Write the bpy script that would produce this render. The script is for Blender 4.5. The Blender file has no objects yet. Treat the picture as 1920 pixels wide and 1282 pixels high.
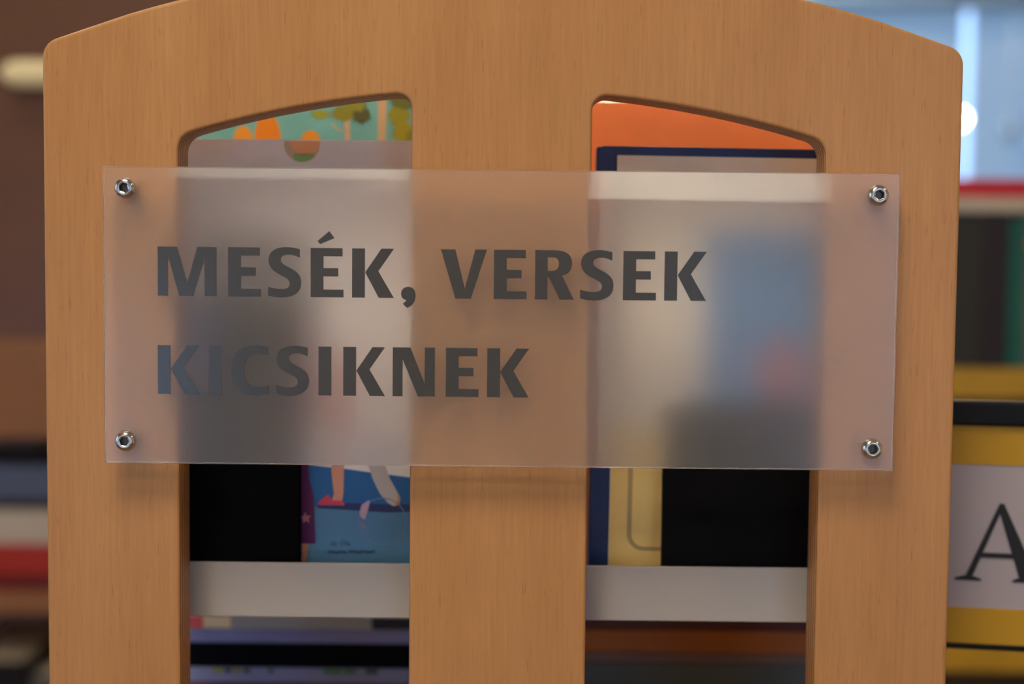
import bpy, bmesh, math, random
from mathutils import Matrix, Vector
random.seed(7)
scene = bpy.context.scene
COL = scene.collection
ZC = 1.25                      # height of the middle of the sign above the floor

# ------------------------------------------------------------------ camera
cam_d = bpy.data.cameras.new('camera')
cam = bpy.data.objects.new('camera', cam_d)
COL.objects.link(cam)
fwd = Vector((-0.00347676, 0.99813702, -0.06091301))
rgt = Vector((0.99994493, 0.0040733, 0.00967177))
up = Vector((-0.00990187, 0.06087603, 0.99809622))
m = Matrix.Identity(4)
for i in range(3):
    m[i][0], m[i][1], m[i][2] = rgt[i], up[i], -fwd[i]
m.translation = (0.00857, -0.71257, ZC + 0.03153)
cam.matrix_world = m
cam_d.sensor_width = 36.0
cam_d.lens = 36.0 * 2667 / 1920
cam_d.clip_start = 0.02
cam_d.dof.use_dof = True
cam_d.dof.focus_distance = 0.705
cam_d.dof.aperture_fstop = 3.4
scene.camera = cam

# ------------------------------------------------------------------ world, exposure
w = bpy.data.worlds.new('daylight')
scene.world = w
w.use_nodes = True
bg = w.node_tree.nodes['Background']
bg.inputs['Color'].default_value = (0.40, 0.62, 1.0, 1)
bg.inputs['Strength'].default_value = 2.3
vs = scene.view_settings
vs.view_transform = 'Standard'
vs.look = 'None'
vs.gamma = 1
vs.use_curve_mapping = False
vs.exposure = 0.22
scene.cycles.blur_glossy = 0.0
scene.cycles.sample_clamp_indirect = 0.0
scene.cycles.caustics_refractive = True
scene.cycles.caustics_reflective = True

LAMP = 9.0                     # brightness of the ceiling lamps' diffusers


def portal(name, loc, rot, sx, sz):
    d = bpy.data.lights.new(name, 'AREA')
    d.shape = 'RECTANGLE'
    d.size, d.size_y = sx, sz
    d.cycles.is_portal = True
    o = bpy.data.objects.new(name, d)
    o.location = loc
    o.rotation_euler = rot
    COL.objects.link(o)


portal('window_portal', (-2.59, -0.9, 1.55), (0, math.radians(-90), 0), 1.3, 1.9)
portal('window_portal', (1.3, 3.38, 1.62), (math.radians(-90), 0, 0), 1.5, 0.76)
portal('window_portal', (-1.66, -3.18, 0.7), (math.radians(90), 0, 0), 1.56, 1.0)
portal('window_portal', (1.25, -3.18, 1.3), (math.radians(90), 0, 0), 1.0, 2.0)  # portal of the added fill window


# ------------------------------------------------------------------ materials
def mat(name, col, rough=0.5, spec=0.5, metal=0.0, emit=0.0, vary=0.0, scale=60.0, coat=0.0, bump=0.0):
    M = bpy.data.materials.new(name)
    M.use_nodes = True
    nt = M.node_tree
    b = nt.nodes['Principled BSDF']
    b.inputs['Base Color'].default_value = (*col, 1)
    b.inputs['Roughness'].default_value = rough
    b.inputs['Specular IOR Level'].default_value = spec
    b.inputs['Metallic'].default_value = metal
    b.inputs['Coat Weight'].default_value = coat
    if emit:
        b.inputs['Emission Color'].default_value = (*col, 1)
        b.inputs['Emission Strength'].default_value = emit
    if vary or bump:
        tc = nt.nodes.new('ShaderNodeTexCoord')
        n = nt.nodes.new('ShaderNodeTexNoise')
        n.inputs['Scale'].default_value = scale
        n.inputs['Detail'].default_value = 4
        nt.links.new(tc.outputs['Object'], n.inputs['Vector'])
        if vary:
            r = nt.nodes.new('ShaderNodeMapRange')
            r.inputs['From Min'].default_value = 0.25
            r.inputs['From Max'].default_value = 0.75
            r.inputs['To Min'].default_value = 1 - vary
            r.inputs['To Max'].default_value = 1 + vary
            nt.links.new(n.outputs['Fac'], r.inputs['Value'])
            mx = nt.nodes.new('ShaderNodeVectorMath')
            mx.operation = 'SCALE'
            mx.inputs[0].default_value = col
            nt.links.new(r.outputs['Result'], mx.inputs['Scale'])
            nt.links.new(mx.outputs['Vector'], b.inputs['Base Color'])
        if bump:
            bp = nt.nodes.new('ShaderNodeBump')
            bp.inputs['Strength'].default_value = bump
            bp.inputs['Distance'].default_value = 0.0005
            nt.links.new(n.outputs['Fac'], bp.inputs['Height'])
            nt.links.new(bp.outputs['Normal'], b.inputs['Normal'])
    return M


def srgb(r, g, b):
    f = lambda c: (c / 12.92) if c <= 0.04045 else ((c + 0.055) / 1.055) ** 2.4
    return tuple(f(v / 255.0) for v in (r, g, b))


def beech_mat(name, light, dark, fleck):
    """beech veneer: broad soft bands, fine upright grain and short dark pores"""
    M = bpy.data.materials.new(name)
    M.use_nodes = True
    nt = M.node_tree
    N, L = nt.nodes, nt.links
    b = N['Principled BSDF']
    tc = N.new('ShaderNodeTexCoord')

    def noise(sc, detail, rot=0.0, rough=0.5):
        mp = N.new('ShaderNodeMapping')
        mp.inputs['Scale'].default_value = sc
        mp.inputs['Rotation'].default_value = (0, rot, 0)
        L.new(tc.outputs['Object'], mp.inputs['Vector'])
        n = N.new('ShaderNodeTexNoise')
        n.inputs['Scale'].default_value = 1.0
        n.inputs['Detail'].default_value = detail
        n.inputs['Roughness'].default_value = rough
        L.new(mp.outputs['Vector'], n.inputs['Vector'])
        return n
    band = noise((26, 6, 3.0), 3, 0.03)
    grain = noise((520, 60, 26), 3, 0.05)
    pore = noise((900, 60, 75), 2, 0.07)
    r1 = N.new('ShaderNodeMixRGB')
    r1.inputs['Color1'].default_value = (*dark, 1)
    r1.inputs['Color2'].default_value = (*light, 1)
    mr = N.new('ShaderNodeMapRange')
    mr.inputs['From Min'].default_value = 0.3
    mr.inputs['From Max'].default_value = 0.7
    L.new(band.outputs['Fac'], mr.inputs['Value'])
    L.new(mr.outputs['Result'], r1.inputs['Fac'])
    g = N.new('ShaderNodeMapRange')
    g.inputs['From Min'].default_value = 0.3
    g.inputs['From Max'].default_value = 0.7
    g.inputs['To Min'].default_value = 0.91
    g.inputs['To Max'].default_value = 1.06
    L.new(grain.outputs['Fac'], g.inputs['Value'])
    mul = N.new('ShaderNodeVectorMath')
    mul.operation = 'SCALE'
    L.new(r1.outputs['Color'], mul.inputs[0])
    L.new(g.outputs['Result'], mul.inputs['Scale'])
    pr = N.new('ShaderNodeMapRange')
    pr.inputs['From Min'].default_value = 0.62
    pr.inputs['From Max'].default_value = 0.74
    pr.inputs['To Max'].default_value = 0.5
    L.new(pore.outputs['Fac'], pr.inputs['Value'])
    r2 = N.new('ShaderNodeMixRGB')
    L.new(pr.outputs['Result'], r2.inputs['Fac'])
    L.new(mul.outputs['Vector'], r2.inputs['Color1'])
    r2.inputs['Color2'].default_value = (*fleck, 1)
    L.new(r2.outputs['Color'], b.inputs['Base Color'])
    b.inputs['Roughness'].default_value = 0.38
    b.inputs['Specular IOR Level'].default_value = 0.35
    bp = N.new('ShaderNodeBump')
    bp.inputs['Strength'].default_value = 0.12
    bp.inputs['Distance'].default_value = 0.0003
    L.new(grain.outputs['Fac'], bp.inputs['Height'])
    L.new(bp.outputs['Normal'], b.inputs['Normal'])
    return M


def ply_mat(name, a, c, period):
    """cut edge of plywood: thin veneers that alternate across the thickness (local Y)"""
    M = bpy.data.materials.new(name)
    M.use_nodes = True
    nt = M.node_tree
    N, L = nt.nodes, nt.links
    b = N['Principled BSDF']
    tc = N.new('ShaderNodeTexCoord')
    sx = N.new('ShaderNodeSeparateXYZ')
    L.new(tc.outputs['Object'], sx.inputs['Vector'])
    mu = N.new('ShaderNodeMath')
    mu.operation = 'MULTIPLY'
    mu.inputs[1].default_value = 2 * math.pi / period
    L.new(sx.outputs['Y'], mu.inputs[0])
    si = N.new('ShaderNodeMath')
    si.operation = 'SINE'
    L.new(mu.outputs['Value'], si.inputs[0])
    mr = N.new('ShaderNodeMapRange')
    mr.inputs['From Min'].default_value = 0.1
    mr.inputs['From Max'].default_value = 0.7
    L.new(si.outputs['Value'], mr.inputs['Value'])
    mx = N.new('ShaderNodeMixRGB')
    mx.inputs['Color1'].default_value = (*a, 1)
    mx.inputs['Color2'].default_value = (*c, 1)
    L.new(mr.outputs['Result'], mx.inputs['Fac'])
    n = N.new('ShaderNodeTexNoise')
    n.inputs['Scale'].default_value = 180
    L.new(tc.outputs['Object'], n.inputs['Vector'])
    ml = N.new('ShaderNodeMapRange')
    ml.inputs['To Min'].default_value = 0.8
    ml.inputs['To Max'].default_value = 1.2
    L.new(n.outputs['Fac'], ml.inputs['Value'])
    sc = N.new('ShaderNodeVectorMath')
    sc.operation = 'SCALE'
    L.new(mx.outputs['Color'], sc.inputs[0])
    L.new(ml.outputs['Result'], sc.inputs['Scale'])
    L.new(sc.outputs['Vector'], b.inputs['Base Color'])
    b.inputs['Roughness'].default_value = 0.5
    return M


def acrylic(name, rough, veil, kind):
    """acrylic sheet: refracting face with a thin scattering veil"""
    M = bpy.data.materials.new(name)
    M.use_nodes = True
    N, L = M.node_tree.nodes, M.node_tree.links
    N.remove(N['Principled BSDF'])
    rf = N.new('ShaderNodeBsdfGlass')
    rf.distribution = 'MULTI_GGX'
    rf.inputs['IOR'].default_value = 1.47
    rf.inputs['Roughness'].default_value = rough
    rf.inputs['Color'].default_value = (0.99, 0.99, 1.0, 1)
    df = N.new(kind)
    df.inputs['Color'].default_value = (0.92, 0.88, 0.86, 1)
    m2 = N.new('ShaderNodeMixShader')
    m2.inputs['Fac'].default_value = veil
    L.new(rf.outputs['BSDF'], m2.inputs[1])
    L.new(df.outputs['BSDF'], m2.inputs[2])
    L.new(m2.outputs['Shader'], N['Material Output'].inputs['Surface'])
    return M


BEECH = beech_mat('beech_veneer', srgb(196, 143, 89), srgb(185, 131, 78), srgb(148, 98, 58))
PLY = ply_mat('plywood_edge', srgb(196, 140, 84), srgb(128, 80, 42), 0.0048)
ACR_F = acrylic('acrylic_face', 0.18, 0.062, 'ShaderNodeBsdfDiffuse')
ACR_B = acrylic('acrylic_frosted_back', 0.62, 0.08, 'ShaderNodeBsdfTranslucent')
VINYL = mat('charcoal_vinyl', srgb(58, 60, 63), 0.22, 0.9)
STEEL = mat('stainless_steel', (0.62, 0.60, 0.57), 0.16, metal=1.0)
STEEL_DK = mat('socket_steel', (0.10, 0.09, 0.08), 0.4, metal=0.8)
WHITE_METAL = mat('white_powder_coat', srgb(184, 178, 172), 0.45, bump=0.25, scale=1500)
PAPER = mat('page_paper', srgb(226, 218, 200), 0.8)


# ------------------------------------------------------------------ building helpers
def tag(o, label, cat, group=None):
    o['label'] = label
    o['category'] = cat
    if group:
        o['group'] = group
    return o


def thing(name, label, cat, loc, rot=(0, 0, 0), group=None):
    o = bpy.data.objects.new(name, None)
    o.empty_display_size = 0.05
    o.location = loc
    o.rotation_euler = rot
    COL.objects.link(o)
    return tag(o, label, cat, group)


def link_mesh(name, me, mats, parent=None, loc=None, smooth=False):
    for x in (mats if isinstance(mats, (list, tuple)) else [mats]):
        me.materials.append(x)
    o = bpy.data.objects.new(name, me)
    COL.objects.link(o)
    if parent is not None:
        o.parent = parent
    if loc is not None:
        o.location = loc
    if smooth:
        for p in me.polygons:
            p.use_smooth = True
    return o


def bm_obj(name, bm, mats, parent=None, loc=None, smooth=False):
    me = bpy.data.meshes.new(name)
    bmesh.ops.recalc_face_normals(bm, faces=bm.faces)
    bm.to_mesh(me)
    bm.free()
    return link_mesh(name, me, mats, parent, loc, smooth)


def add_box(bm, x0, x1, y0, y1, z0, z1, bevel=0.0, seg=2):
    r = bmesh.ops.create_cube(bm, size=1.0)
    vs_ = r['verts']
    bmesh.ops.scale(bm, vec=(x1 - x0, y1 - y0, z1 - z0), verts=vs_)
    bmesh.ops.translate(bm, vec=((x0 + x1) / 2, (y0 + y1) / 2, (z0 + z1) / 2), verts=vs_)
    if bevel:
        es = list({e for v in vs_ for e in v.link_edges})
        bmesh.ops.bevel(bm, geom=es, offset=bevel, segments=seg, affect='EDGES', profile=0.5)


def box(name, x0, x1, y0, y1, z0, z1, m_, parent=None, bevel=0.0, loc=None):
    bm = bmesh.new()
    add_box(bm, x0, x1, y0, y1, z0, z1, bevel)
    return bm_obj(name, bm, m_, parent, loc)


def sheet_mesh(loops, thick, bevel=0.0, res=2, inset=True):
    """outline loops in XZ (outer ring first, holes after) -> solid of the given thickness, front at y=0, back at y=thick"""
    cu = bpy.data.curves.new('outline', 'CURVE')
    cu.dimensions = '2D'
    cu.fill_mode = 'BOTH'
    cu.extrude = max(thick / 2 - bevel, 1e-5)
    cu.bevel_depth = bevel
    cu.bevel_resolution = res
    cu.offset = -bevel if inset else 0
    for lp in loops:
        s = cu.splines.new('POLY')
        s.points.add(len(lp) - 1)
        for p, (x, z) in zip(s.points, lp):
            p.co = (x, z, 0, 1)
        s.use_cyclic_u = True
    o = bpy.data.objects.new('outline', cu)
    COL.objects.link(o)
    dg = bpy.context.evaluated_depsgraph_get()
    dg.update()
    me = bpy.data.meshes.new_from_object(o.evaluated_get(dg))
    bpy.data.objects.remove(o)
    bpy.data.curves.remove(cu)
    # curve plane XY -> XZ, front towards -y
    me.transform(Matrix(((1, 0, 0, 0), (0, 0, -1, thick / 2), (0, 1, 0, 0), (0, 0, 0, 1))))
    me.materials.clear()
    bm = bmesh.new()
    bm.from_mesh(me)
    bmesh.ops.remove_doubles(bm, verts=bm.verts, dist=1e-6)
    bmesh.ops.recalc_face_normals(bm, faces=bm.faces)
    bm.to_mesh(me)
    bm.free()
    return me


def sheet(name, loops, y, thick, m_, parent=None, bevel=0.0, scale=1.0):
    """y = front face in the parent's space"""
    lp = [[(x * scale, z * scale) for x, z in l] for l in loops]
    return link_mesh(name, sheet_mesh(lp, thick, bevel), m_, parent, (0, y, 0))


def rounded(pts, radii, seg=6):
    """round the corners of a polygon"""
    out = []
    n = len(pts)
    for i, p in enumerate(pts):
        r = radii[i] if isinstance(radii, (list, tuple)) else radii
        p = Vector(p)
        a = (Vector(pts[i - 1]) - p)
        b = (Vector(pts[(i + 1) % n]) - p)
        if r <= 0:
            out.append(tuple(p))
            continue
        ang = a.angle(b)
        d = r / math.tan(ang / 2)
        a.normalize()
        b.normalize()
        c = p + (a + b).normalized() * (r / math.sin(ang / 2))
        s = p + a * d - c
        e = p + b * d - c
        t = s.angle_signed(e)
        for k in range(seg + 1):
            an = -t * k / seg
            out.append((c.x + s.x * math.cos(an) - s.y * math.sin(an), c.y + s.x * math.sin(an) + s.y * math.cos(an)))
    return out


def ellipse(cx, cz, rx, rz, n=28, a0=0.0, a1=360.0):
    full = abs(a1 - a0) >= 360
    k = n if full else n + 1
    return [(cx + rx * math.cos(math.radians(a0 + (a1 - a0) * i / n)), cz + rz * math.sin(math.radians(a0 + (a1 - a0) * i / n))) for i in range(k)]


def lathe(name, prof, m_, parent=None, loc=None, n=40, axis='y', smooth=True):
    """profile (r, h); h runs along -y (towards the viewer) or z"""
    bm = bmesh.new()
    rings = []
    for r, h in prof:
        ring = []
        for k in range(n):
            a = 2 * math.pi * k / n
            if axis == 'y':
                ring.append(bm.verts.new((r * math.cos(a), -h, r * math.sin(a))))
            else:
                ring.append(bm.verts.new((r * math.cos(a), r * math.sin(a), h)))
        rings.append(ring)
    for a, b in zip(rings, rings[1:]):
        for k in range(n):
            bm.faces.new((a[k], a[(k + 1) % n], b[(k + 1) % n], b[k]))
    bm.faces.new(rings[0])
    bm.faces.new(list(reversed(rings[-1])))
    o = bm_obj(name, bm, m_, parent, loc)
    for p in o.data.polygons:
        p.use_smooth = smooth and len(p.vertices) == 4
    return o


def bez(path, k=7):
    """[(x,y), ('C', c1, c2, p) ...] -> points"""
    pts = [path[0]]
    for s in path[1:]:
        if s[0] == 'C':
            p0, c1, c2, p3 = pts[-1], s[1], s[2], s[3]
            for i in range(1, k + 1):
                t = i / k
                pts.append(tuple((1 - t) ** 3 * p0[j] + 3 * (1 - t) ** 2 * t * c1[j] + 3 * (1 - t) * t * t * c2[j] + t ** 3 * p3[j] for j in (0, 1)))
        else:
            pts.append(s)
    return pts


def structure(o):
    o['kind'] = 'structure'
    return o


# ------------------------------------------------------------------ the room
WALL = mat('wall_paint', srgb(206, 198, 186), 0.8)
CEIL = mat('ceiling_paint', srgb(226, 222, 214), 0.85)
FLOOR = mat('floor_lino', srgb(120, 92, 70), 0.5, vary=0.12, scale=4)
FRAME = mat('window_frame_paint', srgb(190, 200, 210), 0.5)
GLASS = bpy.data.materials.new('window_glass')
GLASS.use_nodes = True
_n, _l = GLASS.node_tree.nodes, GLASS.node_tree.links
_n.remove(_n['Principled BSDF'])
_t, _g, _f, _m = (_n.new('ShaderNodeBsdfTransparent'), _n.new('ShaderNodeBsdfGlossy'), _n.new('ShaderNodeFresnel'), _n.new('ShaderNodeMixShader'))
_g.inputs['Roughness'].default_value = 0.02
_t.inputs['Color'].default_value = (0.96, 0.98, 0.98, 1)
_l.new(_f.outputs['Fac'], _m.inputs['Fac'])
_l.new(_t.outputs['BSDF'], _m.inputs[1])
_l.new(_g.outputs['BSDF'], _m.inputs[2])
_l.new(_m.outputs['Shader'], _n['Material Output'].inputs['Surface'])

X0, X1, Y0, Y1, H = -2.6, 2.8, -3.2, 3.4, 2.75
structure(box('floor', X0 - .1, X1 + .1, Y0 - .1, Y1 + .1, -0.1, 0.0, FLOOR))
structure(box('ceiling', X0 - .1, X1 + .1, Y0 - .1, Y1 + .1, H, H + .1, CEIL))
structure(box('wall_right', X1, X1 + .1, Y0, Y1, 0, H, WALL))


def window(wname, w0, w1, z0, z1, place, bars):
    bm = bmesh.new()
    f = 0.05

    def bar(p, q, r, s, d0=0.02, d1=0.08):
        xa, ya = place(p, d0)
        xb, yb = place(q, d1)
        add_box(bm, min(xa, xb), max(xa, xb), min(ya, yb), max(ya, yb), r, s, 0.004)
    bar(w0, w0 + f, z0, z1)
    bar(w1 - f, w1, z0, z1)
    bar(w0 + f, w1 - f, z0, z0 + f)
    bar(w0 + f, w1 - f, z1 - f, z1)
    for b in bars:
        bar(b - 0.03, b + 0.03, z0 + f, z1 - f)
    win = structure(bm_obj(wname, bm, FRAME))
    edges = [w0 + f] + [v for b in bars for v in (b - 0.03, b + 0.03)] + [w1 - f]
    for p, q in zip(edges[0::2], edges[1::2]):
        bm = bmesh.new()
        xa, ya = place(p, 0.045)
        xb, yb = place(q, 0.051)
        add_box(bm, min(xa, xb), max(xa, xb), min(ya, yb), max(ya, yb), z0 + f, z1 - f)
        bm_obj('pane', bm, GLASS, win)
    return win


def wall(name, a0, a1, holes, place):
    """wall slab with openings (w0, w1, z0, z1); place(a, d) -> (x, y), d = depth outwards"""
    bm = bmesh.new()
    prev = a0
    spans = []
    for w0, w1, z0, z1 in holes:
        spans += [(prev, w0, 0, H), (w0, w1, 0, z0), (w0, w1, z1, H)]
        prev = w1
    spans.append((prev, a1, 0, H))
    for p, q, r, t in spans:
        xa, ya = place(p, 0)
        xb, yb = place(q, 0.1)
        add_box(bm, min(xa, xb), max(xa, xb), min(ya, yb), max(ya, yb), r, t)
    structure(bm_obj(name, bm, WALL))


PL, PB, PF = (lambda a, d: (X0 - d, a)), (lambda a, d: (a, Y1 + d)), (lambda a, d: (a, Y0 - d))
wall('wall_left', Y0, Y1, [(-1.85, 0.05, 0.9, 2.2)], PL)
wall('wall_back', X0, X1, [(0.55, 2.05, 1.24, 2.05)], PB)
wall('wall_front', X0, X1, [(-2.45, -0.88, 0.2, 1.2), (0.75, 1.75, 0.3, 2.3)], PF)
window('window_1', -1.85, 0.05, 0.9, 2.2, PL, [-0.9])
window('window_2', 0.55, 2.05, 1.24, 2.05, PB, [])
window('window_3', -2.45, -0.88, 0.2, 1.2, PF, [-1.7])
window('fill_window', 0.75, 1.75, 0.3, 2.3, PF, [])  # added behind the camera for cool front fill into the slots

# ceiling lamps
HOUSING = mat('lamp_housing', srgb(230, 230, 228), 0.4)


def ceiling_lamp(label, x, y, sx, sy, col, strength):
    t = thing('ceiling_lamp', label, 'lamp', (x, y, H), group=None)
    bm = bmesh.new()
    e = 0.02
    add_box(bm, -sx / 2 - e, sx / 2 + e, -sy / 2 - e, -sy / 2, -0.05, 0)
    add_box(bm, -sx / 2 - e, sx / 2 + e, sy / 2, sy / 2 + e, -0.05, 0)
    add_box(bm, -sx / 2 - e, -sx / 2, -sy / 2, sy / 2, -0.05, 0)
    add_box(bm, sx / 2, sx / 2 + e, -sy / 2, sy / 2, -0.05, 0)
    bm_obj('housing', bm, HOUSING, t)
    M = mat('lamp_glow', col, 0.5, emit=strength)
    box('diffuser', -sx / 2, sx / 2, -sy / 2, sy / 2, -0.04, -0.01, M, t)


ceiling_lamp('square warm white ceiling lamp above the reading side of the sign', -0.6, -2.1, 0.6, 0.6, (1.0, 0.86, 0.66), LAMP * 1.6)
ceiling_lamp('added square warm white fill lamp nearly over the camera side of the beech panel', -0.35, -0.95, 0.6, 0.6, (1.0, 0.86, 0.66), LAMP * 1.7)  # extra lamp, added to light the orange and forest books
ceiling_lamp('oblong amber ceiling lamp beside the right hand wall', 1.9, -0.9, 0.3, 1.0, (1.0, 0.72, 0.38), LAMP * 0.9)
ceiling_lamp('long narrow bright ceiling lamp by the back window', 0.10, 2.95, 1.5, 0.14, (1.0, 0.90, 0.70), LAMP * 17)
ceiling_lamp('long warm ceiling lamp over the brown cupboard', -1.1, 0.7, 0.2, 0.9, (1.0, 0.80, 0.55), LAMP * 1.2)

# ------------------------------------------------------------------ the bookcase with its beech end panel
case = thing('bookcase', 'beech plywood bookcase end with arched top and two tall slots', 'bookcase', (0, 0, 0))
hw, T = 0.2287, 0.024


def arch(zt, R, x):
    return zt - (R - math.sqrt(R * R - x * x))


xs = [(-hw + 2 * hw * i / 32) for i in range(33)]
top = [(x, ZC + arch(0.1768, 0.64, x)) for x in xs]
# corner: upright sides meeting the arch, rounded 9 mm
poly = [(hw, 0.0), (-hw, 0.0)]


# thin the arch near the corners so the fillet fits
poly = [poly[0], poly[1], top[0]] + top[3:-3] + [top[-1]]
rad = [0, 0, 0.010] + [0] * len(top[3:-3]) + [0.010]
outer = rounded(poly, rad, 8)


def slot(sgn):
    xa, xb = 0.0449, 0.1614
    zs = [(xa + (xb - xa) * i / 14) for i in range(15)]
    arc = [(x, ZC + arch(0.1134, 0.55, x)) for x in zs]
    pts = [(xa, 0.35)] + [arc[0]] + arc[2:-2] + [arc[-1]] + [(xb, 0.35)]
    rr = [0.012, 0.0072] + [0] * len(arc[2:-2]) + [0.0095, 0.012]
    if sgn < 0:
        pts = [(-x, z) for x, z in reversed(pts)]
        rr = list(reversed(rr))
    return rounded(pts, rr, 8)


pan = sheet_mesh([outer, slot(-1), slot(1)], T, 0.0019, 3)
o = link_mesh('end_panel', pan, [BEECH, PLY], case)
for p in pan.polygons:
    p.material_index = 0 if abs(p.normal.y) > 0.3 else 1
    p.use_smooth = abs(p.normal.y) < 0.98

# white steel tray behind the panel, wooden shelf below, back board
bm = bmesh.new()
add_box(bm, -0.215, 0.215, 0.0340, 0.0360, ZC - 0.1620, ZC - 0.1326, 0.0006)
add_box(bm, -0.215, 0.215, 0.0355, 0.24, ZC - 0.1620, ZC - 0.1600)
add_box(bm, -0.215, 0.215, 0.238, 0.24, ZC - 0.1600, ZC - 0.10)
for s in (-1, 1):
    add_box(bm, s * 0.208 - 0.006, s * 0.208 + 0.006, 0.024, 0.0341, ZC - 0.160, ZC - 0.136)
bm_obj('book_tray', bm, WHITE_METAL, case)
SHELFWOOD = mat('shelf_wood', srgb(150, 98, 58), 0.5, vary=0.12, scale=30)
box('shelf', -0.226, 0.226, 0.024, 0.50, ZC - 0.292, ZC - 0.274, SHELFWOOD, case)
box('shelf', -0.226, 0.226, 0.024, 0.50, 0.30, 0.318, SHELFWOOD, case)
box('back_board', -0.226, 0.226, 0.50, 0.52, 0.0, ZC - 0.21, SHELFWOOD, case)

# ------------------------------------------------------------------ the sign
sign = thing('shelf_sign', 'frosted acrylic sign reading MESÉK, VERSEK KICSIKNEK bolted to the beech panel', 'sign', (0, 0, ZC - 0.0731))
SW, SH = 0.195, 0.0731
bm = bmesh.new()
add_box(bm, -SW, SW, -0.014, -0.010, 0, 2 * SH, 0.0004, 1)
sh = bm_obj('acrylic_sheet', bm, [ACR_F, ACR_B], sign)
for p in sh.data.polygons:
    p.material_index = 0 if p.normal.y < -0.9 else 1
sh['label'] = 'translucent frosted sheet'

E_ = [(0, 0), (0, 325), (210, 325), (210, 271), (85, 271), (85, 193), (183, 193), (183, 138), (85, 138), (85, 51), (218, 51), (218, 0)]
GL = {
    'M': [[(0, 0), (0, 325), (128, 325), (197, 90), (262, 325), (390, 325), (390, 0), (310, 0), (310, 250), (235, 0), (142, 0), (68, 265), (68, 0)]],
    'E': [E_],
    'É': [E_, [(45, 371), (123, 437), (158, 391), (63, 351)]],
    'S': [bez([(210, 316), ('C', (185, 324), (155, 329), (122, 329)), ('C', (45, 329), (4, 297), (4, 243)), ('C', (4, 190), (40, 166), (85, 143)),
               ('C', (122, 125), (144, 113), (144, 88)), ('C', (144, 62), (122, 52), (87, 52)), ('C', (55, 52), (25, 58), (0, 66)), (0, 9),
               ('C', (25, 2), (55, -4), (90, -4)), ('C', (175, -4), (220, 32), (220, 95)), ('C', (220, 150), (185, 172), (135, 197)),
               ('C', (100, 215), (84, 226), (84, 246)), ('C', (84, 268), (105, 279), (137, 279)), ('C', (163, 279), (188, 272), (210, 260))])],
    'K': [[(0, 0), (0, 325), (85, 325), (85, 0)], [(87, 168), (194, 325), (277, 325), (174, 176), (277, 0), (177, 0)]],
    ',': [bez([(0, 28), ('C', (0, 55), (20, 75), (48, 75)), ('C', (78, 75), (97, 52), (97, 18)), ('C', (97, -25), (75, -52), (40, -65)), (12, -38),
               ('C', (25, -28), (33, -20), (35, -12)), ('C', (12, -10), (0, 8), (0, 28))])],
    'V': [[(0, 325), (95, 325), (159, 66), (227, 325), (304, 325), (199, 0), (97, 0)]],
    'R': [bez([(0, 0), (0, 325), (130, 325), ('C', (210, 325), (243, 295), (243, 240)), ('C', (243, 195), (220, 168), (178, 158)), (258, 0), (165, 0), (92, 147), (82, 147), (82, 0)]),
          bez([(82, 279), (110, 279), ('C', (145, 279), (157, 265), (157, 238)), ('C', (157, 205), (140, 187), (105, 187)), (82, 187)])],
    'I': [[(0, 0), (0, 325), (85, 325), (85, 0)]],
    'C': [bez([(247, 315), ('C', (220, 324), (185, 329), (155, 329)), ('C', (55, 329), (0, 262), (0, 160)), ('C', (0, 58), (55, -4), (150, -4)), ('C', (185, -4), (220, 0), (247, 8)), (247, 60),
               ('C', (220, 54), (190, 51), (165, 51)), ('C', (112, 51), (84, 90), (84, 162)), ('C', (84, 235), (112, 274), (165, 274)), ('C', (190, 274), (220, 270), (247, 264))])],
    'N': [[(0, 0), (0, 325), (118, 325), (213, 82), (213, 325), (280, 325), (280, 0), (168, 0), (66, 246), (66, 0)]],
}
UN = 0.0241 / 325
rows = [('MESÉK,VERSEK', [296.3, 428.2, 503, 582.9, 660.5, 752.4, 826.8, 926, 1003.3, 1087.9, 1168.1, 1245.4], 0.0100, 0.26203e-3, -0.1681),
        ('KICSIKNEK', [296.3, 391.6, 434.1, 517.6, 597.2, 643.6, 736.1, 835.6, 912.9], -0.0384, 0.26328e-3, -0.1683)]
for txt, starts, base, k, xl in rows:
    for ch, s in zip(txt, starts):
        ox = xl + (s - 296.3) * k
        loops = [[(ox + x * UN, SH + base + y * UN) for x, y in lp] for lp in GL[ch]]
        sheet('letter', loops, -0.01425, 0.00025, VINYL, sign)

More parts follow.
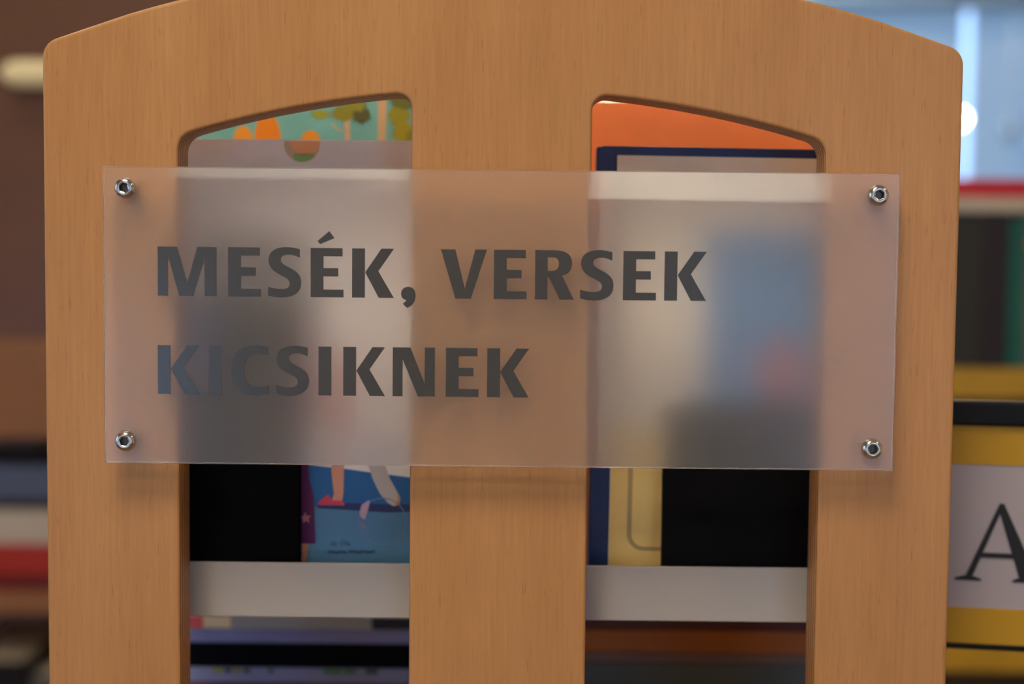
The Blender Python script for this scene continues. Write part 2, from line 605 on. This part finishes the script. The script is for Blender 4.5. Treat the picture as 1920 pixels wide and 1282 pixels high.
# button head screws with hexagon sockets, each with a spacer behind the sheet
for sx, sz in ((-0.1838, 0.0625), (-0.1844, -0.0619), (0.1842, 0.0624), (0.1842, -0.0621)):
    head = [(0.0052, 0.0)]
    for i in range(1, 9):
        a = math.radians(80 * i / 8)
        head.append((0.0029 + 0.0023 * math.cos(a), 0.0003 + 0.0029 * math.sin(a)))
    n = 48
    bm = bmesh.new()
    rings = []
    ang0 = random.random() * 1.0
    hexr = []

    def ring(fr, h):
        return [bm.verts.new((fr(k) * math.cos(2 * math.pi * k / n), -h, fr(k) * math.sin(2 * math.pi * k / n))) for k in range(n)]

    def hexa(R):
        def f(k):
            a = (2 * math.pi * k / n + ang0) % (math.pi / 3) - math.pi / 6
            return R * math.cos(math.pi / 6) / math.cos(a)
        return f
    for r, h in head:
        rings.append(ring(lambda k, r=r: r, h))
    ht = head[-1][1]
    rings.append(ring(hexa(0.00235), ht + 0.00002))
    ns = len(rings)
    rings.append(ring(hexa(0.00215), ht - 0.0004))
    rings.append(ring(hexa(0.00215), ht - 0.0022))
    for i, (a, b) in enumerate(zip(rings, rings[1:])):
        for k in range(n):
            f = bm.faces.new((a[k], a[(k + 1) % n], b[(k + 1) % n], b[k]))
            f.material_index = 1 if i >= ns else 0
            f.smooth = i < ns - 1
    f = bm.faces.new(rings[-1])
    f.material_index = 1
    bm.faces.new(list(reversed(rings[0])))
    sc = bm_obj('screw', bm, [STEEL, STEEL_DK], sign, (sx, -0.014, SH + sz))
    sc['label'] = 'steel button head screw with hexagon socket'
    lathe('spacer', [(0.0042, -0.014), (0.0042, -0.0042)], STEEL, sc, n=24)

# ------------------------------------------------------------------ books
MATS = {}


def bmat(r, g, b, rough=0.4, vary=0.06, spec=0.4):
    k = (r, g, b, rough)
    if k not in MATS:
        MATS[k] = mat('cover_%d_%d_%d' % (r, g, b), srgb(r, g, b), rough, spec, vary=vary, scale=40)
    return MATS[k]


def book(name, label, loc, wd, ht, th, cover, pose='face', rot=0.0, cat='book', group=None, corner=0.003, spine_at='left', pages=PAPER):
    """pose face: front cover towards -y, origin bottom left front. pose spine: spine towards -y.
    pose flat: lying, spine towards -y, origin left bottom front"""
    t = thing(name, label, cat, loc, (0, 0, 0), group)
    if pose == 'face':
        M = Matrix.Identity(4)
    elif pose == 'spine':      # thickness along +x, width along +y
        M = Matrix(((0, 1, 0, 0), (1, 0, 0, 0), (0, 0, 1, 0), (0, 0, 0, 1)))
    else:                      # flat: height along x, thickness along z, width along y
        M = Matrix(((0, 0, 1, 0), (1, 0, 0, 0), (0, 1, 0, 0), (0, 0, 0, 1)))
    b = 0.0022
    bm = bmesh.new()
    me = sheet_mesh([rounded([(0, 0), (0, ht), (wd, ht), (wd, 0)], [0.0005, 0.0005, corner, corner] if spine_at == 'left' and pose != 'face' else corner, 5)], b, 0.0005, 1)
    bm.from_mesh(me)
    n0 = len(bm.verts)
    bm.from_mesh(me)
    bm.verts.ensure_lookup_table()
    bmesh.ops.translate(bm, vec=(0, th - b, 0), verts=bm.verts[n0:])
    bpy.data.meshes.remove(me)
    add_box(bm, 0.0, 0.0024, b * 0.4, th - b * 0.4, 0.0004, ht - 0.0004, 0.0009, 2)
    bm.transform(M)
    bm_obj('cover', bm, cover, t)
    bm = bmesh.new()
    add_box(bm, 0.002, wd - 0.003, b, th - b, 0.003, ht - 0.003)
    bm.transform(M)
    bm_obj('pages', bm, pages, t)
    t.rotation_euler = (0, rot, 0)
    return t


TRAY = ZC - 0.1597            # top of the tray floor


def on_cover(t, name, loops, m_, lift, label=None):
    """flat printed shape on a front cover, coordinates in mm measured like the sign's (z from the sign's middle)"""
    lx, lz = t.location.x, t.location.z - ZC
    lp = [[(x / 1000 - lx, z / 1000 - lz) for x, z in l] for l in loops]
    o = sheet(name, lp, -lift, 0.00012, m_, t)
    if label:
        o['label'] = label
    return o


# picture book with a pale cover: girl's legs, a white paw, purple robe and bubbles
pb = book('picture_book', 'large pale picture book with blue floor, purple robe and bubble on its cover', (-0.1725, 0.055, TRAY), 0.180, 0.2520, 0.016, bmat(240, 232, 226, 0.45), corner=0.006)
on_cover(pb, 'painted_floor', [[(-128, -81), (-86.2, -85.0), (-71.7, -86.9), (-30, -92), (-30, -157), (-128, -157)]], bmat(34, 98, 160), 0.00012)
on_cover(pb, 'painted_floor', [[(-128, -106), (-30, -107), (-30, -157), (-128, -157)]], bmat(84, 132, 172), 0.00024)
on_cover(pb, 'painted_shadow', [[(-99, -105), (-84, -104), (-56, -104.5), (-40, -104), (-40, -108), (-60, -109), (-99, -107)]], bmat(40, 52, 104), 0.00034)
on_cover(pb, 'painted_robe', [[(-120, -4.6), (-104, 2), (-97.9, -6), (-100.7, -50.8), (-103.9, -83.5), (-103.6, -90.8), (-101.0, -100.4), (-100.1, -126.5), (-118, -126.6)]], bmat(92, 30, 88), 0.00044)
st = []
for i in range(10):
    a = math.pi / 2 + i * math.pi / 5 + 0.1
    r = 3.3 if i % 2 == 0 else 1.5
    st.append((-105.6 + r * math.cos(a), -112.5 + r * math.sin(a)))
on_cover(pb, 'painted_star', [st], bmat(198, 130, 142), 0.00056)
on_cover(pb, 'painted_foot', [[(-107.6, -126.6), (-103.8, -126.5), (-104.7, -132.7), (-105.9, -138.6), (-109.4, -138.6), (-107.6, -132.7)]], bmat(222, 150, 110), 0.00044)
on_cover(pb, 'painted_grey_shape', [rounded([(-158, -30), (-158, 46), (-104, 40), (-96, -2), (-104, -30)], 8, 5)], bmat(124, 118, 116), 0.00012)  # plain grey shape, makes the middle of the cover darker
on_cover(pb, 'painted_dress', [[(-96, -20), (-82, -20), (-78, -62.3), (-97, -62.3)]], bmat(206, 136, 130), 0.00044)
on_cover(pb, 'painted_leg', [[(-92.3, -62.3), (-84.2, -62.3), (-84.7, -83.3), (-85.0, -98.7), (-85.9, -103.4), (-91.4, -102.9), (-90.2, -98.8), (-91.4, -88.6)]], bmat(218, 152, 126), 0.00044)
on_cover(pb, 'painted_shoe', [[(-98.9, -103.9), (-97, -102.2), (-93.1, -99.1), (-91.4, -102.6), (-86.2, -102.6), (-84.4, -104.3), (-84.7, -105.2), (-98.6, -105.3)]], bmat(214, 64, 92), 0.00056)
on_cover(pb, 'painted_paw', [[(-73.5, -62.2), (-62.5, -62.0), (-62.4, -83.0), (-60.1, -89.7), (-55.7, -97.6), (-53.9, -101.4), (-54.8, -104.6), (-57.7, -105.5), (-60.9, -103.5), (-65.3, -98.5), (-68.8, -91.3), (-71.7, -83.1)]], bmat(196, 184, 182), 0.00044)
on_cover(pb, 'painted_paw_tip', [[(-56.0, -98.7), (-53.9, -101.4), (-54.8, -104.6), (-57.7, -105.5), (-55.7, -102.2)]], bmat(206, 150, 116), 0.00056)
on_cover(pb, 'painted_bubble', [ellipse(-63.7, -113.8, 13.2, 13.0, 40), ellipse(-63.7, -113.8, 12.6, 12.4, 40)], bmat(104, 136, 166), 0.00056)
on_cover(pb, 'painted_bubble_glint', [[(-76.4, -109.5), (-75.1, -104.8), (-71.6, -102.4), (-70.5, -102.4), (-71.6, -107.4), (-73.3, -113.0), (-75.3, -111.8)]], bmat(190, 160, 178), 0.00068)
on_cover(pb, 'painted_bubble_glint', [[(-75.6, -113.8), (-73.6, -114.7), (-72.4, -118.5), (-75.1, -117.1)]], bmat(140, 124, 160), 0.00068)
on_cover(pb, 'painted_cap', [ellipse(-107.8, 89.9, 9.6, 9.6, 26, 186, 354) + [(-98.2, 91.6), (-117.4, 91.6)]], bmat(206, 182, 150), 0.00012)
on_cover(pb, 'painted_cap', [[(-114.6, 91.6), (-98.6, 91.6), (-98.4, 88), (-101.5, 84.8), (-108, 84), (-112.5, 86.5)]], bmat(246, 176, 120), 0.00024)
on_cover(pb, 'painted_cap', [[(-112.5, 84.6), (-101.5, 84.8), (-101.0, 83.0), (-104.5, 80.9), (-108.5, 80.4), (-112.0, 81.4)]], bmat(150, 190, 110), 0.00024)
# two short handwritten lines
INK = bmat(24, 34, 48)


def scribble(t, x0, x1, z, amp, step, lift):
    x = x0
    i = 0
    pts_u, pts_l = [], []
    while x <= x1:
        h = amp * (0.35 + 0.65 * abs(math.sin(i * 1.9 + 0.6)))
        zz = z + (h if i % 2 == 0 else 0)
        pts_u.append((x, zz + 0.42))
        pts_l.append((x, zz - 0.42))
        x += step
        i += 1
    on_cover(t, 'handwriting', [pts_u + list(reversed(pts_l))], INK, lift)


scribble(pb, -92.0, -88.2, -127.6, 2.6, 0.55, 0.00056)
scribble(pb, -86.8, -81.0, -127.2, 3.2, 0.60, 0.00056)
scribble(pb, -93.4, -83.0, -131.6, 1.5, 0.60, 0.00056)
scribble(pb, -82.0, -67.4, -131.4, 1.9, 0.62, 0.00056)

# black book standing in front of it
bb = book('black_book', 'plain black book standing in front of the pale picture book', (-0.205, 0.0395, TRAY), 0.0976, 0.166, 0.0125, bmat(4, 4, 4, 0.6, 0.0, 0.06), corner=0.002)
on_cover(bb, 'blue_panel', [[(-172, -36), (-150, -36), (-150, 3), (-172, 3)]], bmat(70, 76, 130), 0.00012)

# forest picture book behind
fb = book('picture_book', 'teal forest picture book with orange mushrooms and tree trunks on its cover', (-0.205, 0.120, TRAY), 0.165, 0.289, 0.014, bmat(120, 180, 172, 0.45, 0.15), corner=0.004)
on_cover(fb, 'painted_trunk', [[(-93.1, 110.1), (-90.0, 110.1), (-88.7, 80), (-92.4, 80)]], bmat(212, 174, 138), 0.00012)
on_cover(fb, 'painted_trunk', [[(-73.3, 138), (-68.4, 138), (-69.2, 80), (-73.5, 80)]], bmat(212, 168, 126), 0.00012)
on_cover(fb, 'painted_branch', [[(-61.5, 104), (-60.5, 104), (-63.5, 82), (-64.8, 82)]], bmat(196, 170, 130), 0.00012)
on_cover(fb, 'painted_branch', [[(-101, 106.5), (-100, 107), (-96, 103.6), (-91.6, 103), (-91.6, 101.8), (-96.5, 102.4)]], bmat(190, 176, 140), 0.00012)


def leafy(t, cx, cz, rx, rz, m_, lift, n=18):
    pts = []
    for i in range(n * 2):
        a = math.pi * i / n
        k = 1.0 if i % 2 == 0 else 0.68
        k *= 0.85 + 0.3 * random.random()
        pts.append((cx + rx * k * math.cos(a), cz + rz * k * math.sin(a)))
    on_cover(t, 'painted_foliage', [pts], m_, lift)


leafy(fb, -107, 112, 6, 3.2, bmat(160, 160, 44), 0.00024)
leafy(fb, -93, 113, 9, 5.5, bmat(146, 138, 40), 0.00024)
leafy(fb, -83, 112, 6, 6.5, bmat(92, 92, 50), 0.00034)
leafy(fb, -88, 117, 9, 4.0, bmat(150, 146, 52), 0.00044)
leafy(fb, -61, 112, 8, 7, bmat(150, 144, 36), 0.00024)
leafy(fb, -58, 102, 8, 8, bmat(166, 148, 34), 0.00034)
leafy(fb, -53, 96, 6, 9, bmat(130, 128, 44), 0.00044)
leafy(fb, -58, 120, 9, 5, bmat(108, 112, 50), 0.00044)
on_cover(fb, 'painted_mushroom', [ellipse(-152.0, 96.5, 5.7, 8.5)], bmat(236, 152, 48), 0.00024)
on_cover(fb, 'painted_mushroom', [ellipse(-137.7, 98.5, 7.6, 13.5)], bmat(236, 134, 30), 0.00036)
on_cover(fb, 'painted_mushroom', [ellipse(-112.6, 94.6, 6.2, 8.2)], bmat(240, 150, 34), 0.00024)

# blue hardback shown from its inside cover: cream endpaper with a thin rounded frame
hb = book('hardback_book', 'blue hardback with cream sheet framed by a thin grey rounded line', (0.0484, 0.055, TRAY + 0.0013), 0.135, 0.2490, 0.014, bmat(26, 50, 104, 0.35, 0.3), rot=math.radians(0.5), corner=0.004)
on_cover(hb, 'endpaper', [[(59.2, 85.6), (190, 85.6), (190, -158), (59.2, -158)]], bmat(244, 234, 216, 0.7, 0.04), 0.0012)
on_cover(hb, 'endpaper_warm_tint', [[(59.6, -60), (190, -60), (190, -157.5), (59.6, -157.5)]], bmat(240, 206, 128, 0.6, 0.05), 0.00128)  # warmer light on the lower sheet, painted in as yellower colour
ro = rounded([(0.0690, -0.128), (0.0690, -0.02), (0.15, -0.02), (0.15, -0.128)], 0.009, 8)
ri = rounded([(0.0715, -0.1258), (0.0715, -0.0222), (0.1475, -0.0222), (0.1475, -0.1258)], 0.0068, 8)
on_cover(hb, 'printed_frame', [[(x * 1000, z * 1000) for x, z in ro], [(x * 1000, z * 1000) for x, z in ri]], bmat(178, 150, 100), 0.00142)

# sky blue book and the black one in front of it
sb = book('picture_book', 'sky blue book behind the sign\'s right half, above a black book', (0.1085, 0.0475, TRAY), 0.096, 0.205, 0.0065, bmat(88, 140, 190), corner=0.003)
on_cover(sb, 'painted_shape', [ellipse(150, -30, 14, 20)], bmat(180, 120, 130), 0.00012)
bk = book('black_book', 'black book with a dark spine edge standing beside the blue hardback', (0.0872, 0.0395, TRAY), 0.110, 0.1145, 0.0070, bmat(10, 9, 9, 0.6, 0.0, 0.08), corner=0.002)

# tall orange book at the back of the tray
ob = book('hardback_book', 'tall plain orange hardback behind the blue one', (0.036, 0.120, TRAY), 0.165, 0.2805, 0.016, bmat(250, 138, 80, 0.5), corner=0.003)

# books lying flat on the shelf below the tray (they rest one on another)
SHELF = ZC - 0.274


def flat(name, label, x0, x1, ztop, zbot, y, wd, cover, pages=PAPER):
    return book(name, label, (x0, y, ZC + zbot + 0.0003), wd, x1 - x0, ztop - zbot - 0.0002, cover, pose='flat', pages=pages)


g1 = flat('flat_book', 'reddish book lying lowest in the stack under the tray', -0.222, -0.030, -0.2485, -0.274, 0.20, 0.16, bmat(120, 70, 84))
g2 = flat('flat_book', 'lavender book with yellow and green lettering lying under the tray', -0.220, -0.026, -0.2385, -0.2485, 0.20, 0.16, bmat(144, 150, 186))
g3 = flat('flat_book', 'thick black book lying under the tray', -0.222, -0.034, -0.2225, -0.2385, 0.20, 0.15, bmat(6, 6, 14, 0.6, 0.0, 0.08))
g4 = flat('flat_book', 'slate blue book lying on the thick black book', -0.215, -0.030, -0.2135, -0.2225, 0.20, 0.15, bmat(134, 138, 182))
g5 = flat('flat_book', 'grey topmost book of the stack under the tray', -0.218, -0.028, -0.2040, -0.2135, 0.20, 0.14, bmat(170, 168, 162))
box('spine_band', 0.0, 0.042, -0.0004, 0.0, 0.0008, 0.0086, bmat(250, 222, 170), g5)
box('spine_band', 0.0, 0.024, -0.0008, -0.0004, 0.0008, 0.0086, bmat(236, 90, 90), g5)
box('spine_band', 0.134, 0.188, -0.0004, 0.0, 0.0008, 0.0086, bmat(18, 26, 44), g5)
# lettering blocks on the lavender spine
xx = 0.032
for wv, c in ((0.007, (150, 150, 40)), (0.004, (60, 60, 30)), (0.006, (150, 140, 50)), (0.004, (70, 80, 50)), (0.009, None), (0.004, (70, 110, 70)), (0.030, None), (0.012, (60, 130, 40)), (0.008, (70, 120, 50)), (0.004, None), (0.008, (30, 80, 40))):
    if c:
        box('spine_letter', xx, xx + wv, -0.0003, 0.0, 0.0062, 0.0092, bmat(*c), g2)
    xx += wv + 0.0012
h1 = flat('flat_book', 'grey green book lying on the shelf below the orange brown one', 0.030, 0.220, -0.2330, -0.274, 0.20, 0.16, bmat(84, 90, 84))
h2 = flat('flat_book', 'thin grey brown book lying between the grey green and orange brown ones', 0.034, 0.222, -0.2260, -0.2330, 0.20, 0.16, bmat(120, 92, 78))
h3 = flat('flat_book', 'orange brown book lying under the tray', 0.028, 0.220, -0.2110, -0.2260, 0.20, 0.16, bmat(168, 92, 20))
h4 = flat('flat_book', 'thin maroon book lying on the orange brown one', 0.030, 0.222, -0.2035, -0.2110, 0.20, 0.15, bmat(88, 34, 26))

# ------------------------------------------------------------------ letter sign at the side of the bookcase
BLACKP = mat('black_plastic', srgb(8, 7, 9), 0.4, 0.25)
YEL = mat('yellow_card', srgb(196, 150, 10), 0.5)
WHT = mat('white_card', srgb(178, 170, 176), 0.5)
ls = thing('letter_sign', 'yellow and white card with black letter A in a black frame', 'sign', (0.255, 0.090, ZC - 0.1905), (0, 0, math.radians(-8.8)))
bm = bmesh.new()
add_box(bm, -0.040, 0.150, 0.0, 0.006, 0.0, 0.0034, 0.0008)
add_box(bm, -0.040, 0.150, -0.003, 0.008, 0.1285, 0.1425, 0.0018)
add_box(bm, 0.147, 0.150, 0.0, 0.006, 0.0034, 0.1285)
add_box(bm, -0.040, -0.037, 0.0, 0.006, 0.0034, 0.1285)
add_box(bm, -0.037, 0.147, 0.003, 0.006, 0.0034, 0.1285)
bm_obj('frame', bm, BLACKP, ls)
box('card', -0.037, 0.147, 0.0016, 0.003, 0.0034, 0.1285, WHT, ls)
box('yellow_band', -0.037, 0.147, 0.0010, 0.0016, 0.1062, 0.1285, YEL, ls)
box('yellow_band', -0.037, 0.147, 0.0010, 0.0016, 0.0034, 0.0240, YEL, ls)
bm = bmesh.new()
s = 0.0448 / 300
A_ = [[(158, 300), (175, 300), (62, 10), (36, 10)], [(152, 286), (160, 300), (174, 300), (307, 10), (238, 10)], [(86, 110), (232, 110), (240, 91), (78, 91)],
      [(0, 8), (0, 2), (98, 2), (98, 8), (64, 20), (34, 20)], [(212, 8), (212, 2), (340, 2), (340, 8), (306, 20), (240, 20)]]
for i, pl in enumerate(A_):
    y = 0.0010 - i * 0.00004
    fr = [bm.verts.new((0.0045 + x * s, y, 0.0395 + z * s)) for x, z in pl]
    bk_ = [bm.verts.new((v.co.x, 0.0016, v.co.z)) for v in fr]
    bm.faces.new(fr)
    bm.faces.new(list(reversed(bk_)))
    for k in range(len(fr)):
        j = (k + 1) % len(fr)
        bm.faces.new((fr[k], bk_[k], bk_[j], fr[j]))
bm_obj('letter', bm, mat('letter_ink', srgb(20, 17, 16), 0.45), ls)
# arm that carries the frame from the back of the end panel
bm = bmesh.new()
add_box(bm, -0.039, -0.030, -0.0590, 0.001, 0.060, 0.075, 0.001)
arm = bm_obj('bracket', bm, BLACKP, ls)

# ------------------------------------------------------------------ bookcase with yellow shelves on the right
YSHELF = mat('yellow_shelf', srgb(190, 148, 18), 0.45, vary=0.15, scale=25)
rc = thing('bookcase', 'yellow shelved bookcase by the bright window', 'bookcase', (0.82, 1.18, 0))
for z0, z1 in ((ZC - 0.135, ZC - 0.099), (ZC - 0.47, ZC - 0.435), (0.10, 0.135)):
    box('shelf', -0.36, 0.40, -0.18, 0.18, z0, z1, YSHELF, rc)
box('side_board', -0.385, -0.36, -0.18, 0.18, 0, ZC - 0.099, YSHELF, rc)
box('side_board', 0.40, 0.425, -0.18, 0.18, 0, ZC - 0.099, YSHELF, rc)
box('back_board', -0.36, 0.40, 0.165, 0.18, 0.135, ZC - 0.135, bmat(92, 70, 30), rc)
ST = ZC - 0.0987
xb = 0.470
row = [('dark olive book standing on the yellow shelf', 0.041, 0.186, (48, 46, 16)), ('olive black book standing on the yellow shelf', 0.058, 0.186, (42, 38, 14)),
       ('brown black book standing on the yellow shelf', 0.030, 0.187, (38, 22, 16)), ('teal book standing on the yellow shelf', 0.018, 0.180, (0, 92, 76)),
       ('grey green book with an orange spot on the yellow shelf', 0.030, 0.186, (84, 98, 88)), ('navy book standing on the yellow shelf', 0.028, 0.180, (30, 40, 70)),
       ('brick red book standing on the yellow shelf', 0.026, 0.186, (140, 60, 44))]
for lab, th, hh, c in row:
    t = book('standing_book', lab, (xb, 1.0, ST), 0.15, hh, th - 0.0006, bmat(*c), pose='spine', group='books standing on the yellow shelf')
    if 'orange spot' in lab:
        lathe('spine_spot', [(0.010, 0.0), (0.010, 0.0006)], bmat(190, 90, 50), t, (0.012, 0.0, 0.150), n=24)
    xb += th
# two books lying on the standing row
r1 = book('flat_book', 'grey cream book lying across the row of standing books', (0.480, 1.002, ST + 0.1872), 0.15, 0.20, 0.018, bmat(196, 186, 168), pose='flat')
r2 = book('flat_book', 'red book lying on the grey cream one', (0.478, 1.004, ST + 0.2052), 0.15, 0.205, 0.022, bmat(206, 40, 48), pose='flat')
# lower shelf
xb = 0.475
for lab, th, hh, c in (('dull yellow box file on the lower yellow shelf', 0.085, 0.25, (150, 120, 20)), ('brown box file on the lower yellow shelf', 0.06, 0.25, (96, 50, 14)), ('black box file on the lower yellow shelf', 0.07, 0.25, (14, 12, 12))):
    book('box_file', lab, (xb, 1.02, ZC - 0.4347), 0.14, hh, th - 0.001, bmat(*c), pose='spine', cat='box file')
    xb += th

# blind on the right half of the far window, handle, pendant globe
BLIND = mat('blind_roller', srgb(178, 192, 210), 0.8)
FABRIC = bpy.data.materials.new('blind_fabric')
FABRIC.use_nodes = True
_n, _l = FABRIC.node_tree.nodes, FABRIC.node_tree.links
_n.remove(_n['Principled BSDF'])
_t, _d, _m = _n.new('ShaderNodeBsdfTranslucent'), _n.new('ShaderNodeBsdfDiffuse'), _n.new('ShaderNodeMixShader')
_t.inputs['Color'].default_value = (0.47, 0.54, 0.56, 1)
_d.inputs['Color'].default_value = (0.7, 0.72, 0.75, 1)
_m.inputs['Fac'].default_value = 0.1
_l.new(_t.outputs['BSDF'], _m.inputs[1])
_l.new(_d.outputs['BSDF'], _m.inputs[2])
_l.new(_m.outputs['Shader'], _n['Material Output'].inputs['Surface'])
CASSETTE = mat('blind_cassette', srgb(92, 116, 146), 0.5)
for lab, bx, xl, xr in (('pale blue roller blind with a hanging cord pull over the far window', 1.72, -0.432, 0.36), ('narrow pale blue roller blind without a cord over the far window', 0.90, -0.33, 0.364)):
    bl = thing('roller_blind', lab, 'blind', (bx, 3.37, 1.24))
    me = bpy.data.meshes.new('fabric')
    me.from_pydata([(xl, 0, 0), (xr, 0, 0), (xr, 0, 0.76), (xl, 0, 0.76)], [], [(0, 1, 2, 3)])
    link_mesh('fabric', me, FABRIC, bl)
    box('bottom_bar', xl, xr, -0.006, 0.006, -0.012, 0.0, BLIND, bl)
    box('cassette', xl - 0.01, xr + 0.01, -0.05, 0.022, 0.755, 0.90, CASSETTE, bl, 0.006)
    if 'with a' in lab:
        lathe('cord', [(0.0015, 0.44), (0.0015, 0.755)], BLIND, bl, (-0.325, -0.03, 0), n=8, axis='z')
        lathe('cord_pull', [(0.004, 0.445), (0.013, 0.43), (0.018, 0.405), (0.016, 0.385), (0.006, 0.378)], mat('cord_pull_plastic', srgb(96, 120, 152), 0.5), bl, (-0.325, -0.03, 0), n=20, axis='z')
pg = thing('pendant_lamp', 'small glowing globe pendant lamp before the far window', 'lamp', (1.148, 3.0, ZC + 0.395))
lathe('globe', [(0.004, 0.018), (0.012, 0.0145), (0.0185, 0.005), (0.0185, -0.005), (0.012, -0.0145), (0.004, -0.018)], mat('globe_glow', (1, 0.98, 0.95), 0.3, emit=14), pg, n=20, axis='z')
lathe('cord', [(0.002, 0.018), (0.002, H - ZC - 0.40)], BLACKP, pg, n=8, axis='z')

# ------------------------------------------------------------------ brown cupboard on the left
BROWN = mat('brown_wood', srgb(112, 78, 62), 0.35, vary=0.12, scale=12)
BROWN2 = mat('tan_wood', srgb(150, 104, 68), 0.45, vary=0.12, scale=12)
lc = thing('cupboard', 'tall dark brown cupboard with open shelves at its lower half', 'cupboard', (-1.0, 1.40, 0))
box('door', -0.45, 0.70, 0.0, 0.02, ZC - 0.10, ZC + 0.95, BROWN, lc)
box('rail', -0.45, 0.70, -0.004, 0.02, ZC - 0.247, ZC - 0.10, BROWN2, lc)
box('shelf', -0.45, 0.70, 0.0, 0.36, ZC - 0.515, ZC - 0.482, BROWN2, lc)
box('shelf', -0.45, 0.70, 0.0, 0.36, 0.08, 0.113, BROWN2, lc)
for sx in (-0.47, 0.70):
    box('side_board', sx, sx + 0.02, 0.0, 0.38, 0.0, ZC + 0.95, BROWN, lc)
box('back_board', -0.45, 0.70, 0.36, 0.38, 0.08, ZC + 0.95, BROWN, lc)
box('top_board', -0.45, 0.70, 0.02, 0.36, ZC + 0.93, ZC + 0.95, BROWN, lc)
LS = ZC - 0.482
lf = [('dark red book lying at the bottom of the cupboard stack', 0.026, (110, 22, 20), 0.0), ('bright red book lying in the cupboard stack', 0.045, (176, 48, 36), -0.01), ('white book lying in the cupboard stack', 0.052, (196, 190, 184), 0.012),
      ('dark brown book lying in the cupboard stack', 0.016, (40, 26, 28), -0.008), ('slate blue book lying on top of the cupboard stack', 0.050, (84, 98, 134), 0.0)]
z = LS + 0.0003
for lab, th, c, dx in lf:
    book('flat_book', lab, (-0.86 + dx, 1.41, z), 0.17, 0.23, th - 0.0002, bmat(*c), pose='flat', group='books stacked in the cupboard')
    z += th
book('box_file', 'grey box file standing on the low cupboard shelf', (-0.73, 1.43, 0.1133), 0.22, 0.52, 0.08, bmat(96, 96, 98), pose='spine', cat='box file')
book('box_file', 'black box file standing on the low cupboard shelf', (-0.83, 1.43, 0.1133), 0.22, 0.54, 0.09, bmat(20, 14, 16), pose='spine', cat='box file')
# cream lamp on the cupboard door
cl = thing('wall_lamp', 'cream rounded lamp fixed to the brown cupboard door', 'lamp', (-0.66, 1.40, ZC + 0.288))
pr = [(0.004, -0.085)] + [(0.019 * math.sin(math.radians(a)), -0.085 + 0.03 * (1 - math.cos(math.radians(a)))) for a in range(20, 91, 14)] + [(0.019, 0.085), (0.012, 0.09)]
lathe('shade', pr, mat('cream_shade', srgb(238, 226, 180), 0.5, emit=0.12), cl, (0, -0.03, 0), n=24, axis='z').rotation_euler = (0, math.radians(90), 0)
box('mount', -0.01, 0.05, -0.02, 0.0, -0.012, 0.012, HOUSING, cl)
